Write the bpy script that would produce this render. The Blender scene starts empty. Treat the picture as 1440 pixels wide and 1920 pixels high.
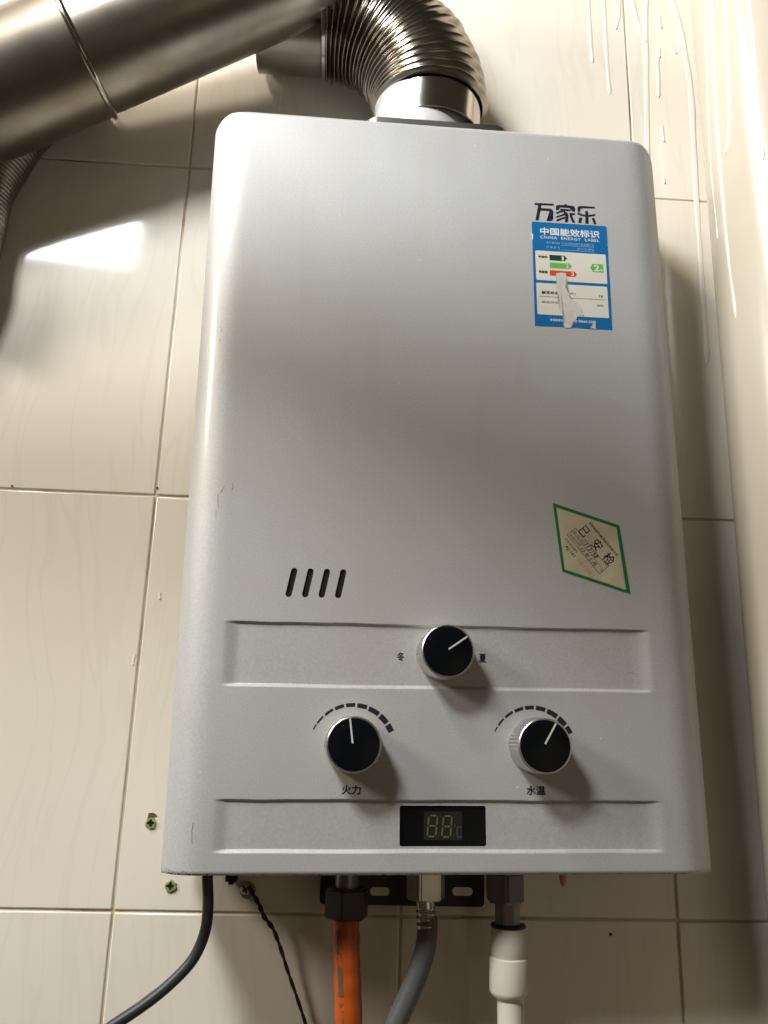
import bpy, bmesh, math, random
from mathutils import Vector, Matrix, Euler
random.seed(7)
S = bpy.context.scene
COL = S.collection
PI = math.pi

# ------------------------------------------------------------------ camera
CAM = Vector((0.14327, -0.63876, -0.17692))
RT = Vector((0.99749227, -0.06512233, 0.02771726))
UP = Vector((-0.04358622, -0.256679, 0.9655134))
FW = Vector((0.05576204, 0.96430025, 0.25887376))
FPX = 1559.9                                   # focal length in photo pixels (frame 1440 x 1920)
cam_data = bpy.data.cameras.new('camera')
cam = bpy.data.objects.new('camera', cam_data)
COL.objects.link(cam)
m = Matrix.Identity(4)
for i in range(3):
    m[i][0], m[i][1], m[i][2], m[i][3] = RT[i], UP[i], -FW[i], CAM[i]
cam.matrix_world = m
cam_data.sensor_fit = 'VERTICAL'
cam_data.sensor_height = 24.0
cam_data.lens = FPX / 1920 * 24.0
cam_data.clip_start = 0.01
cam_data.clip_end = 50
S.camera = cam

# ------------------------------------------------------------------ light
world = bpy.data.worlds.new('World')
S.world = world
world.use_nodes = True
wb = world.node_tree.nodes['Background']
wb.inputs['Color'].default_value = (1.0, 0.76, 0.50, 1)
wb.inputs['Strength'].default_value = 0.042

def lamp(name, loc, power, radius, colour):
    l = bpy.data.lights.new(name, 'POINT')
    l.energy = power
    l.shadow_soft_size = radius
    l.color = colour
    o = bpy.data.objects.new(name, l)
    o.location = loc
    COL.objects.link(o)
    return o
lamp('globe_lamp', (-0.445, -0.90, 0.850), 70.0, 0.150, (0.955, 0.985, 1.0))
lamp('ceiling_lamp', (-0.65, -0.75, 1.28), 40.0, 0.085, (1.0, 0.90, 0.77))

def soft_light(name, loc, target, size, power, colour):
    l = bpy.data.lights.new(name, 'AREA')
    l.shape = 'DISK'
    l.size = size
    l.energy = power
    l.color = colour
    o = bpy.data.objects.new(name, l)
    o.location = loc
    o.rotation_euler = (Vector(target) - Vector(loc)).to_track_quat('-Z', 'Y').to_euler()
    COL.objects.link(o)
soft_light('left_fill_light', (-1.30, -0.72, 0.72), (0.05, 0, -0.10), 0.40, 16.5, (1.0, 0.92, 0.80))  # added fill with no real doorway behind it, brightens the left wall
soft_light('right_fill_light', (0.80, -1.35, -0.45), (0.15, 0, 0.0), 0.80, 0.55, (1.0, 0.80, 0.58))  # added weak fill, not a known lamp, lifts shade under pipe and heater

S.view_settings.view_transform = 'Standard'
S.view_settings.look = 'None'
S.view_settings.exposure = 0.17
S.view_settings.gamma = 1.0

# ------------------------------------------------------------------ helpers
def at(px, py, y=0.0):
    """the point of the plane Y = y seen at photo pixel (px, py)"""
    d = FW + RT * ((px - 720) / FPX) + UP * ((960 - py) / FPX)
    return CAM + d * ((y - CAM.y) / d.y)

def link(name, mesh, mat=None, parent=None, smooth=None):
    o = bpy.data.objects.new(name, mesh)
    COL.objects.link(o)
    if mat is not None and not mesh.materials:
        mesh.materials.append(mat)
    if parent is not None:
        o.parent = parent
    if smooth is not None:
        shade(mesh, smooth)
    return o

def shade(mesh, angle=35):
    bm = bmesh.new()
    bm.from_mesh(mesh)
    lim = math.radians(angle)
    for f in bm.faces:
        f.smooth = True
    for e in bm.edges:
        e.smooth = not (len(e.link_faces) != 2 or e.calc_face_angle(0) > lim)
    bm.to_mesh(mesh)
    bm.free()

def from_bm(name, bm, mat=None, parent=None, smooth=None):
    bmesh.ops.recalc_face_normals(bm, faces=bm.faces)
    me = bpy.data.meshes.new(name)
    bm.to_mesh(me)
    bm.free()
    return link(name, me, mat, parent, smooth)

def from_py(name, v, f, mat=None, parent=None, smooth=None):
    me = bpy.data.meshes.new(name)
    me.from_pydata([tuple(p) for p in v], [], f)
    me.update()
    return link(name, me, mat, parent, smooth)

def tag(o, label=None, cat=None, group=None, kind=None):
    if label: o['label'] = label
    if cat: o['category'] = cat
    if group: o['group'] = group
    if kind: o['kind'] = kind
    return o

def empty(name, loc=(0, 0, 0), rot=(0, 0, 0)):
    o = bpy.data.objects.new(name, None)
    o.empty_display_size = 0.02
    o.location = loc
    o.rotation_euler = rot
    COL.objects.link(o)
    return o

def add_lathe(bm, prof, n=48, org=(0, 0, 0), axis='Z', close=True):
    """prof: list of (radius, height) along the axis"""
    rings = []
    for r, h in prof:
        ring = []
        for k in range(n):
            a = 2 * PI * k / n
            c, s = math.cos(a) * r, math.sin(a) * r
            p = {'Z': (c, s, h), 'Y': (c, h, s), 'X': (h, c, s)}[axis]
            ring.append(bm.verts.new(Vector(p) + Vector(org)))
        rings.append(ring)
    for a, b in zip(rings, rings[1:]):
        for k in range(n):
            bm.faces.new((a[k], a[(k + 1) % n], b[(k + 1) % n], b[k]))
    if close:
        bm.faces.new(rings[0])
        bm.faces.new(rings[-1])
    return rings

def frames(path):
    ts = []
    for i in range(len(path)):
        a = path[max(i - 1, 0)]; b = path[min(i + 1, len(path) - 1)]
        ts.append((b - a).normalized())
    u = ts[0].orthogonal().normalized()
    out = []
    for t in ts:
        u = (u - t * u.dot(t)).normalized()
        out.append((t, u, t.cross(u)))
    return out

def add_tube(bm, path, rad, n=20, close=True):
    """rad: number, or a function of (index, angle)"""
    path = [Vector(p) for p in path]
    rings = []
    for i, (p, (t, u, w)) in enumerate(zip(path, frames(path))):
        ring = []
        for k in range(n):
            a = 2 * PI * k / n
            r = rad(i, a) if callable(rad) else rad
            ring.append(bm.verts.new(p + (u * math.cos(a) + w * math.sin(a)) * r))
        rings.append(ring)
    for a, b in zip(rings, rings[1:]):
        for k in range(n):
            bm.faces.new((a[k], a[(k + 1) % n], b[(k + 1) % n], b[k]))
    if close:
        bm.faces.new(rings[0]); bm.faces.new(rings[-1])
    return rings

def smooth_path(pts, n=12):
    """Catmull-Rom through the points"""
    pts = [Vector(p) for p in pts]
    P = [pts[0] * 2 - pts[1]] + pts + [pts[-1] * 2 - pts[-2]]
    out = []
    for i in range(1, len(P) - 2):
        for k in range(n):
            t = k / n
            a, b, c, d = P[i - 1:i + 3]
            out.append(0.5 * ((2 * b) + (c - a) * t + (2 * a - 5 * b + 4 * c - d) * t * t + (3 * b - a - 3 * c + d) * t ** 3))
    out.append(pts[-1])
    return out

def add_box(bm, x0, x1, y0, y1, z0, z1, bev=0.0, seg=2):
    vs = [bm.verts.new(p) for p in ((x0, y0, z0), (x1, y0, z0), (x1, y1, z0), (x0, y1, z0),
                                    (x0, y0, z1), (x1, y0, z1), (x1, y1, z1), (x0, y1, z1))]
    fs = [bm.faces.new([vs[i] for i in q]) for q in ((0, 3, 2, 1), (4, 5, 6, 7), (0, 1, 5, 4), (1, 2, 6, 5), (2, 3, 7, 6), (3, 0, 4, 7))]
    if bev:
        es = list({e for f in fs for e in f.edges})
        bmesh.ops.bevel(bm, geom=es, offset=bev, segments=seg, affect='EDGES', profile=0.5)

def add_prism_y(bm, poly, y0, y1):
    """a polygon given as (x, z), between y0 (front) and y1 (back)"""
    a = [bm.verts.new((x, y0, z)) for x, z in poly]
    b = [bm.verts.new((x, y1, z)) for x, z in poly]
    n = len(poly)
    bm.faces.new(a); bm.faces.new(b[::-1])
    for i in range(n):
        bm.faces.new((a[i], b[i], b[(i + 1) % n], a[(i + 1) % n]))

def rrect(x0, x1, z0, z1, r, n=5):
    out = []
    for cx, cz, a0 in ((x1 - r, z1 - r, 0), (x0 + r, z1 - r, 90), (x0 + r, z0 + r, 180), (x1 - r, z0 + r, 270)):
        for k in range(n + 1):
            a = math.radians(a0 + 90 * k / n)
            out.append((cx + r * math.cos(a), cz + r * math.sin(a)))
    return out

# ------------------------------------------------------------------ materials
def new_mat(name):
    mt = bpy.data.materials.new(name)
    mt.use_nodes = True
    return mt, mt.node_tree, mt.node_tree.nodes['Principled BSDF']

def plain(name, col, rough=0.5, metal=0.0, spec=0.5, noise=0.0, nscale=200, bump=0.0, coat=0.0):
    mt, nt, b = new_mat(name)
    b.inputs['Base Color'].default_value = (*col, 1)
    b.inputs['Roughness'].default_value = rough
    b.inputs['Metallic'].default_value = metal
    b.inputs['Specular IOR Level'].default_value = spec
    b.inputs['Coat Weight'].default_value = coat
    if noise or bump:
        tc = nt.nodes.new('ShaderNodeTexCoord')
        n = nt.nodes.new('ShaderNodeTexNoise')
        n.inputs['Scale'].default_value = nscale
        n.inputs['Detail'].default_value = 6
        nt.links.new(tc.outputs['Object'], n.inputs['Vector'])
        if noise:
            mx = nt.nodes.new('ShaderNodeMix'); mx.data_type = 'RGBA'
            mx.inputs[6].default_value = (*[c * (1 - noise) for c in col], 1)
            mx.inputs[7].default_value = (*[min(1, c * (1 + noise)) for c in col], 1)
            nt.links.new(n.outputs['Fac'], mx.inputs[0])
            nt.links.new(mx.outputs[2], b.inputs['Base Color'])
        if bump:
            bp = nt.nodes.new('ShaderNodeBump')
            bp.inputs['Strength'].default_value = bump
            bp.inputs['Distance'].default_value = 0.001
            nt.links.new(n.outputs['Fac'], bp.inputs['Height'])
            nt.links.new(bp.outputs['Normal'], b.inputs['Normal'])
    return mt

def node(nt, t, **kw):
    n = nt.nodes.new(t)
    for k, v in kw.items():
        setattr(n, k, v)
    return n

def ramp(nt, src, stops, interp='LINEAR'):
    r = nt.nodes.new('ShaderNodeValToRGB')
    r.color_ramp.interpolation = interp
    e = r.color_ramp.elements
    while len(e) < len(stops): e.new(0.5)
    for el, (p, c) in zip(e, stops):
        el.position = p
        el.color = (*c, 1) if len(c) == 3 else c
    nt.links.new(src, r.inputs[0])
    return r.outputs[0]

def mixc(nt, fac, a, b):
    mx = nt.nodes.new('ShaderNodeMix'); mx.data_type = 'RGBA'
    for sock, v in ((0, fac), (6, a), (7, b)):
        if hasattr(v, 'links'): nt.links.new(v, mx.inputs[sock])
        elif sock == 0: mx.inputs[0].default_value = v
        else: mx.inputs[sock].default_value = (*v, 1)
    return mx.outputs[2]

def math_n(nt, op, a, b=None):
    n = nt.nodes.new('ShaderNodeMath'); n.operation = op
    for i, v in enumerate((a, b)):
        if v is None: continue
        if hasattr(v, 'links'): nt.links.new(v, n.inputs[i])
        else: n.inputs[i].default_value = v
    return n.outputs[0]

def tile_material():
    mt, nt, b = new_mat('glazed_tile')
    tc = node(nt, 'ShaderNodeTexCoord')
    info = node(nt, 'ShaderNodeObjectInfo')
    add = node(nt, 'ShaderNodeVectorMath', operation='ADD')
    off = node(nt, 'ShaderNodeVectorMath', operation='SCALE')
    off.inputs[0].default_value = (3.1, 0, 5.7)
    nt.links.new(info.outputs['Random'], off.inputs['Scale'])
    nt.links.new(tc.outputs['Object'], add.inputs[0])
    nt.links.new(off.outputs[0], add.inputs[1])
    # faint vertical marbling, warped
    warp = node(nt, 'ShaderNodeTexNoise'); warp.inputs['Scale'].default_value = 3.0; warp.inputs['Detail'].default_value = 2
    nt.links.new(add.outputs[0], warp.inputs['Vector'])
    wv = node(nt, 'ShaderNodeVectorMath', operation='MULTIPLY_ADD')
    nt.links.new(warp.outputs['Color'], wv.inputs[0])
    wv.inputs[1].default_value = (0.10, 0, 0.02)
    nt.links.new(add.outputs[0], wv.inputs[2])
    mp = node(nt, 'ShaderNodeMapping')
    mp.inputs['Scale'].default_value = (1, 1, 0.10)
    mp.inputs['Rotation'].default_value = (0, math.radians(6), 0)
    nt.links.new(wv.outputs[0], mp.inputs['Vector'])
    nz = node(nt, 'ShaderNodeTexNoise'); nz.inputs['Scale'].default_value = 42; nz.inputs['Detail'].default_value = 2.5
    nt.links.new(mp.outputs[0], nz.inputs['Vector'])
    vein = ramp(nt, nz.outputs['Fac'], [(0.0, (0, 0, 0)), (0.47, (0, 0, 0)), (0.50, (1, 1, 1)), (0.53, (0, 0, 0))])
    cl = node(nt, 'ShaderNodeTexNoise'); cl.inputs['Scale'].default_value = 9; cl.inputs['Detail'].default_value = 4
    nt.links.new(add.outputs[0], cl.inputs['Vector'])
    base = mixc(nt, cl.outputs['Fac'], (0.74, 0.685, 0.585), (0.79, 0.74, 0.65))
    vf = math_n(nt, 'MULTIPLY', vein, math_n(nt, 'MULTIPLY', cl.outputs['Fac'], 0.21))
    col = mixc(nt, vf, base, (0.47, 0.43, 0.36))
    nt.links.new(col, b.inputs['Base Color'])
    b.inputs['Roughness'].default_value = 0.08
    b.inputs['Specular IOR Level'].default_value = 0.45
    # slight waviness of the glaze
    wz = node(nt, 'ShaderNodeTexNoise'); wz.inputs['Scale'].default_value = 22; wz.inputs['Detail'].default_value = 2
    nt.links.new(add.outputs[0], wz.inputs['Vector'])
    bp = node(nt, 'ShaderNodeBump'); bp.inputs['Strength'].default_value = 0.06; bp.inputs['Distance'].default_value = 0.002
    nt.links.new(wz.outputs['Fac'], bp.inputs['Height'])
    nt.links.new(bp.outputs['Normal'], b.inputs['Normal'])
    return mt

def grout_material():
    mt, nt, b = new_mat('dirty_grout')
    tc = node(nt, 'ShaderNodeTexCoord')
    n1 = node(nt, 'ShaderNodeTexNoise'); n1.inputs['Scale'].default_value = 14; n1.inputs['Detail'].default_value = 5
    n2 = node(nt, 'ShaderNodeTexNoise'); n2.inputs['Scale'].default_value = 160; n2.inputs['Detail'].default_value = 3
    for n in (n1, n2): nt.links.new(tc.outputs['Object'], n.inputs['Vector'])
    a = ramp(nt, n1.outputs['Fac'], [(0.48, (0.66, 0.59, 0.47)), (0.58, (0.50, 0.41, 0.29)), (0.70, (0.12, 0.08, 0.045))])
    c = mixc(nt, math_n(nt, 'MULTIPLY', n2.outputs['Fac'], 0.35), a, (0.42, 0.34, 0.24))
    nt.links.new(c, b.inputs['Base Color'])
    b.inputs['Roughness'].default_value = 0.85
    return mt

def silver_paint():
    mt, nt, b = new_mat('silver_paint')
    tc = node(nt, 'ShaderNodeTexCoord')
    fine = node(nt, 'ShaderNodeTexNoise'); fine.inputs['Scale'].default_value = 900; fine.inputs['Detail'].default_value = 2
    mid = node(nt, 'ShaderNodeTexNoise'); mid.inputs['Scale'].default_value = 26; mid.inputs['Detail'].default_value = 6
    stain = node(nt, 'ShaderNodeTexNoise'); stain.inputs['Scale'].default_value = 7; stain.inputs['Detail'].default_value = 5
    for n in (fine, mid, stain): nt.links.new(tc.outputs['Object'], n.inputs['Vector'])
    fl = ramp(nt, fine.outputs['Fac'], [(0.30, (0.490, 0.496, 0.496)), (0.72, (0.585, 0.592, 0.592))])
    mpv = node(nt, 'ShaderNodeMapping'); mpv.inputs['Scale'].default_value = (1, 1, 0.16)
    nt.links.new(tc.outputs['Object'], mpv.inputs['Vector'])
    streak = node(nt, 'ShaderNodeTexNoise'); streak.inputs['Scale'].default_value = 55; streak.inputs['Detail'].default_value = 4
    nt.links.new(mpv.outputs[0], streak.inputs['Vector'])
    sk = ramp(nt, streak.outputs['Fac'], [(0.50, (0, 0, 0)), (0.78, (1, 1, 1))])
    st = ramp(nt, stain.outputs['Fac'], [(0.45, (0, 0, 0)), (0.75, (1, 1, 1))])
    st = math_n(nt, 'MAXIMUM', st, math_n(nt, 'MULTIPLY', sk, 0.7))
    col = mixc(nt, math_n(nt, 'MULTIPLY', st, 0.34), fl, (0.46, 0.42, 0.36))
    nt.links.new(col, b.inputs['Base Color'])
    b.inputs['Metallic'].default_value = 0.40
    b.inputs['Coat Weight'].default_value = 0.22
    b.inputs['Coat Roughness'].default_value = 0.16
    rr = node(nt, 'ShaderNodeMapRange')
    rr.inputs['To Min'].default_value = 0.52; rr.inputs['To Max'].default_value = 0.66
    nt.links.new(mid.outputs['Fac'], rr.inputs['Value'])
    nt.links.new(rr.outputs[0], b.inputs['Roughness'])
    bp = node(nt, 'ShaderNodeBump'); bp.inputs['Strength'].default_value = 0.10; bp.inputs['Distance'].default_value = 0.0006
    nt.links.new(fine.outputs['Fac'], bp.inputs['Height'])
    nt.links.new(bp.outputs['Normal'], b.inputs['Normal'])
    return mt

def steel(name, col, rough, streak=0.25, scale=(1, 1, 1), nscale=60, tint=None, metal=1.0):
    mt, nt, b = new_mat(name)
    tc = node(nt, 'ShaderNodeTexCoord')
    mp = node(nt, 'ShaderNodeMapping'); mp.inputs['Scale'].default_value = scale
    nt.links.new(tc.outputs['Object'], mp.inputs['Vector'])
    n = node(nt, 'ShaderNodeTexNoise'); n.inputs['Scale'].default_value = nscale; n.inputs['Detail'].default_value = 5
    nt.links.new(mp.outputs[0], n.inputs['Vector'])
    big = node(nt, 'ShaderNodeTexNoise'); big.inputs['Scale'].default_value = 16; big.inputs['Detail'].default_value = 4
    nt.links.new(tc.outputs['Object'], big.inputs['Vector'])
    c = mixc(nt, n.outputs['Fac'], tuple(x * (1 - streak) for x in col), tuple(min(1, x * (1 + streak)) for x in col))
    if tint:
        tf = ramp(nt, big.outputs['Fac'], [(0.42, (0, 0, 0)), (0.70, (1, 1, 1))])
        c = mixc(nt, math_n(nt, 'MULTIPLY', tf, 0.7), c, tint)
    nt.links.new(c, b.inputs['Base Color'])
    b.inputs['Metallic'].default_value = metal
    rr = node(nt, 'ShaderNodeMapRange')
    rr.inputs['To Min'].default_value = rough * 0.7; rr.inputs['To Max'].default_value = rough * 1.4
    nt.links.new(big.outputs['Fac'], rr.inputs['Value'])
    nt.links.new(rr.outputs[0], b.inputs['Roughness'])
    return mt

TILE = tile_material()
GROUT = grout_material()
SILVER = silver_paint()
CREAM = plain('cream_gloss_paint', (0.56, 0.505, 0.41), 0.24, noise=0.05, nscale=14, bump=0.05)
DRIP = plain('white_paint_drip', (0.77, 0.735, 0.66), 0.42)
STEEL = steel('stained_steel', (0.38, 0.345, 0.295), 0.31, 0.18, tint=(0.26, 0.205, 0.15))
STEELB = steel('bright_steel', (0.54, 0.51, 0.455), 0.15, 0.14)
RIBST = steel('corrugated_steel', (0.40, 0.37, 0.325), 0.22, 0.15, tint=(0.29, 0.245, 0.19))
ALU = steel('spotted_aluminium', (0.74, 0.74, 0.74), 0.42, 0.30, nscale=120, metal=0.35)
FLEX = steel('flexible_aluminium', (0.36, 0.33, 0.28), 0.36, 0.3)
NICKEL = steel('nickel', (0.56, 0.54, 0.50), 0.30, 0.2, metal=0.65)
DARKNICKEL = steel('dull_zinc', (0.24, 0.235, 0.22), 0.42, 0.2)
BLACKNUT = plain('blackened_brass', (0.035, 0.028, 0.022), 0.45, 0.3)
BLACK = plain('black_plastic', (0.004, 0.005, 0.006), 0.24, spec=0.12, noise=0.3, nscale=60)
BLACKSAT = plain('black_enamel', (0.012, 0.012, 0.013), 0.45)
VOID = plain('dark_interior', (0.006, 0.006, 0.006), 0.9)  # near-black: shade of holes put into the colour; the stud's black too
RUBBER = plain('grey_black_rubber', (0.030, 0.030, 0.034), 0.42, noise=0.3, nscale=300)
WIRE = plain('black_wire', (0.010, 0.010, 0.011), 0.5)
INK = plain('navy_black_ink', (0.010, 0.013, 0.024), 0.45)
INKGREY = plain('grey_ink', (0.20, 0.19, 0.18), 0.6)
SATIN = steel('satin_aluminium', (0.60, 0.60, 0.58), 0.30, 0.06, nscale=300)
WHITEPAINT = plain('white_marking', (0.62, 0.62, 0.58), 0.5)
BLUE = plain('label_blue', (0.004, 0.130, 0.345), 0.42, noise=0.10, nscale=90)
PAPER = plain('label_white', (0.66, 0.63, 0.555), 0.45, noise=0.07, nscale=50)
TORN = plain('torn_paper', (0.55, 0.525, 0.475), 0.8, noise=0.22, nscale=160)
LWHITE = plain('label_white_ink', (0.68, 0.70, 0.68), 0.5)
LPALE = plain('label_pale_ink', (0.26, 0.42, 0.56), 0.5)
DGREEN = plain('label_dark_green', (0.006, 0.050, 0.026), 0.45)
LGREEN = plain('label_light_green', (0.13, 0.42, 0.07), 0.45)
RED = plain('label_red', (0.62, 0.052, 0.025), 0.45)
BEIGE = plain('aged_label_paper', (0.50, 0.44, 0.31), 0.55, noise=0.38, nscale=45)
GREEN = plain('green_border', (0.004, 0.150, 0.048), 0.5, noise=0.12, nscale=120)
PINKINK = plain('faded_red_ink', (0.46, 0.25, 0.18), 0.6)
BROWNINK = plain('faded_black_ink', (0.10, 0.085, 0.065), 0.6)
SEG = plain('unlit_segment', (0.135, 0.125, 0.034), 0.4)
SEGDIM = plain('unlit_segment_dim', (0.060, 0.066, 0.046), 0.4)
MODULE = plain('display_module', (0.010, 0.013, 0.013), 0.35)
ORANGE = plain('orange_rubber', (0.50, 0.090, 0.008), 0.38, noise=0.10, nscale=60, bump=0.04)
PPR = plain('cream_plastic_pipe', (0.70, 0.66, 0.56), 0.35)
REDLINE = plain('red_stripe', (0.45, 0.05, 0.04), 0.5)
PLUG = plain('green_nylon', (0.24, 0.33, 0.095), 0.45, noise=0.55, nscale=420)
RUST = plain('rust', (0.13, 0.055, 0.020), 0.85, noise=0.5, nscale=500)
SCRATCH = plain('bare_scratch', (0.19, 0.175, 0.15), 0.6)
CHIP = plain('chipped_glaze', (0.03, 0.025, 0.02), 0.8)
PINK = plain('pink_plastic', (0.62, 0.33, 0.34), 0.4)

def braid_material():
    mt, nt, b = new_mat('grey_braided_hose')
    tc = node(nt, 'ShaderNodeTexCoord')
    w1 = node(nt, 'ShaderNodeTexWave'); w1.bands_direction = 'DIAGONAL'; w1.inputs['Scale'].default_value = 430
    w1.inputs['Distortion'].default_value = 1.0
    nt.links.new(tc.outputs['Object'], w1.inputs['Vector'])
    c = ramp(nt, w1.outputs['Fac'], [(0.25, (0.085, 0.088, 0.088)), (0.8, (0.135, 0.135, 0.13))])
    nt.links.new(c, b.inputs['Base Color'])
    b.inputs['Roughness'].default_value = 0.42
    bp = node(nt, 'ShaderNodeBump'); bp.inputs['Strength'].default_value = 0.15; bp.inputs['Distance'].default_value = 0.0006
    nt.links.new(w1.outputs['Fac'], bp.inputs['Height'])
    nt.links.new(bp.outputs['Normal'], b.inputs['Normal'])
    return mt
BRAID = braid_material()
CRIMP = steel('crimped_tin', (0.62, 0.60, 0.54), 0.20, 0.25, metal=0.95)

# ------------------------------------------------------------------ the walls
bm = bmesh.new()
add_box(bm, -1.2, 1.0, 0.0015, 0.12, -1.35, 1.35)
back_wall = from_bm('back_wall', bm, GROUT)
tag(back_wall, 'cream tiled wall behind the water heater, dirty joints between tall tiles', 'wall', kind='structure')

TW, TH, GAP = 0.200, 0.300, 0.0016
bm = bmesh.new()
add_box(bm, -TW / 2 + GAP / 2, TW / 2 - GAP / 2, 0.0, 0.006, -TH / 2 + GAP / 2, TH / 2 - GAP / 2, 0.0011, 3)
bmesh.ops.recalc_face_normals(bm, faces=bm.faces)
tile_me = bpy.data.meshes.new('tile'); bm.to_mesh(tile_me); bm.free()
tile_me.materials.append(TILE); shade(tile_me, 50)
for f in tile_me.polygons:
    f.use_smooth = f.area < 0.0005
for j in range(-4, 4):
    for i in range(-4, 5):
        o = link('tile', tile_me, None, back_wall)
        o.location = ((i + 0.5) * TW, random.uniform(-0.0003, 0.0003), (j + 0.5) * TH)
        o.rotation_euler = (random.uniform(-0.0012, 0.0012), 0, random.uniform(-0.0015, 0.0015))
# cream painted drain pipe standing in front of the wall at the right edge
DPX, DPY, DPR = 0.4990, -0.058, 0.055
drain = empty('drain_pipe', (DPX, DPY, -1.35))
tag(drain, 'cream painted upright drain pipe at the right edge, streaked with white paint runs', 'drain pipe')
bm = bmesh.new()
add_lathe(bm, [(DPR, 0), (DPR, 2.70)], 96)
from_bm('pipe_wall', bm, CREAM, drain, 40)

def at_pipe(px, py):
    d = (FW + RT * ((px - 720) / FPX) + UP * ((960 - py) / FPX))
    o = CAM - Vector((DPX, DPY, 0))
    a = d.x ** 2 + d.y ** 2; b = 2 * (o.x * d.x + o.y * d.y); c = o.x ** 2 + o.y ** 2 - DPR ** 2
    t = (-b - math.sqrt(max(b * b - 4 * a * c, 0))) / (2 * a)
    return CAM + d * t

def drip(pts, width, plane, parent, end=True):
    """a raised run of paint with a bead at its lower end; plane 'back' or 'pipe'"""
    P = []
    for px, py in pts:
        P.append(at(px, py, 0.0) if plane == 'back' else at_pipe(px, py) - drain.location)
    path = smooth_path(P, 8)
    bm = bmesh.new()
    rows = []
    L = len(path)
    ph = random.uniform(0, 9)
    for i, (p, (t, u, w)) in enumerate(zip(path, frames(path))):
        n_ = Vector((0, -1, 0)) if plane == 'back' else Vector((p.x, p.y, 0)).normalized()
        s = n_.cross(t).normalized()
        f = i / (L - 1)
        wd = 1.12 * width * (0.86 + 0.14 * math.sin(i * 0.7 + ph) * math.sin(i * 0.23 + ph))
        wd *= 1.0 - 0.35 * f
        h = 0.00030
        if end and f > 0.90:
            q = (f - 0.90) / 0.10
            wd *= (1 + 0.35 * math.sin(q * PI)) * math.sqrt(max(1 - q * q * q, 0.02))
            h += 0.0006 * math.sin(q * PI * 0.8)
        row = []
        for k in range(7):
            a = PI * k / 6
            row.append(bm.verts.new(p + s * (math.cos(a) * wd / 2) + n_ * (math.sin(a) * h + (-0.0004 if k in (0, 6) else 0))))
        rows.append(row)
    for a, b in zip(rows, rows[1:]):
        for k in range(6):
            bm.faces.new((a[k], a[k + 1], b[k + 1], b[k]))
    bm.faces.new(rows[-1])
    return from_bm('paint_drip', bm, DRIP, parent, 60)

for pts, w in (
    ([(1102, -30), (1104, 30), (1107, 70), (1111, 118)], 0.0052),
    ([(1131, -30), (1134, 40), (1138, 110), (1144, 178)], 0.0050),
    ([(1161, -30), (1161, 20), (1159, 38), (1154, 56)], 0.0042),
    ([(1213, -30), (1210, 40), (1212, 120), (1213, 200), (1214, 320)], 0.0066),
    ([(1181, -20), (1192, 30), (1201, 58), (1210, 82)], 0.0060),
    ([(1252, -30), (1270, 30), (1281, 80), (1295, 165), (1301, 260), (1307, 380), (1313, 470), (1319, 560), (1324, 630), (1326, 684)], 0.0064),
    ([(1234, 104), (1233, 120), (1235, 150), (1235, 182)], 0.0042),
    ([(1241, 236), (1243, 250), (1245, 266)], 0.0034),
    ([(1235, 30), (1238, 42), (1240, 53)], 0.0034),
    ([(1260, 82), (1264, 92), (1268, 101)], 0.0026),
    ([(1236, 92), (1236, 99), (1237, 108)], 0.0026),
    ([(1245, 333), (1246, 338), (1247, 344)], 0.0022),
    ([(536, 128), (531, 150), (527, 175), (522, 206)], 0.0042),
    ([(299, 1112), (299, 1117), (300, 1123)], 0.0026),
    ([(252, 1228), (250, 1238), (249, 1247)], 0.0026),
):
    drip(pts, w, 'back', back_wall)
for pts, w in (
    ([(1322, -30), (1325, 140), (1331, 290), (1339, 380), (1346, 448)], 0.0028),
    ([(1331, -30), (1338, 120), (1346, 270), (1357, 400), (1367, 500), (1380, 597)], 0.0046),
    ([(1360, -30), (1362, 80), (1367, 190), (1366, 255), (1360, 291)], 0.0040),
    ([(1401, -30), (1410, 60), (1419, 160), (1427, 250), (1431, 300)], 0.0044),
):
    drip(pts, w, 'pipe', drain)

# small dark chips in the glaze
for px, py, r in ((23, 911, 0.0009), (295, 915, 0.0010), (1145, 1752, 0.0010)):
    bm = bmesh.new()
    c = at(px, py, 0)
    pl = [(c.x + r * random.uniform(.6, 1.2) * math.cos(a), c.z + r * random.uniform(.6, 1.5) * math.sin(a)) for a in [k * PI / 4 for k in range(8)]]
    add_prism_y(bm, pl, -0.0007, 0.0002)
    from_bm('glaze_chip', bm, CHIP, back_wall)

# ------------------------------------------------------------------ the water heater
HW, HH = 0.1738, 0.271                     # half width and half height
heater = empty('gas_water_heater')
heater.matrix_world = Matrix.Translation((0.21309, -0.095, 0.01248)) @ (
    Matrix.Rotation(0.02729, 4, 'Z') @ Matrix.Rotation(-0.01677, 4, 'Y'))
tag(heater, 'silver wall-hung gas water heater with three black knobs and a blue energy label', 'water heater')
MM = 0.001
# bands pressed into the front: (top, bottom) heights in mm
BANDS = ((-119.5, -159.0), (-228.2, -257.4))

def sstep(a, b, x):
    t = min(max((x - a) / (b - a), 0), 1)
    return t * t * (3 - 2 * t)

def groove(u, v):
    g = 0.0
    for top, bot in BANDS:
        top += 0.18 * math.sin(u * .07) + .1 * math.sin(u * .19 + 1)
        bot += 0.15 * math.sin(u * .06 + 2)
        s = sstep(top + 0.9, top - 0.9, v) * sstep(bot - 1.2, bot + 1.2, v)
        g = max(g, s)
    fade = sstep(142.0, 131.0, abs(u))
    return 1.7 * g * fade

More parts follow.
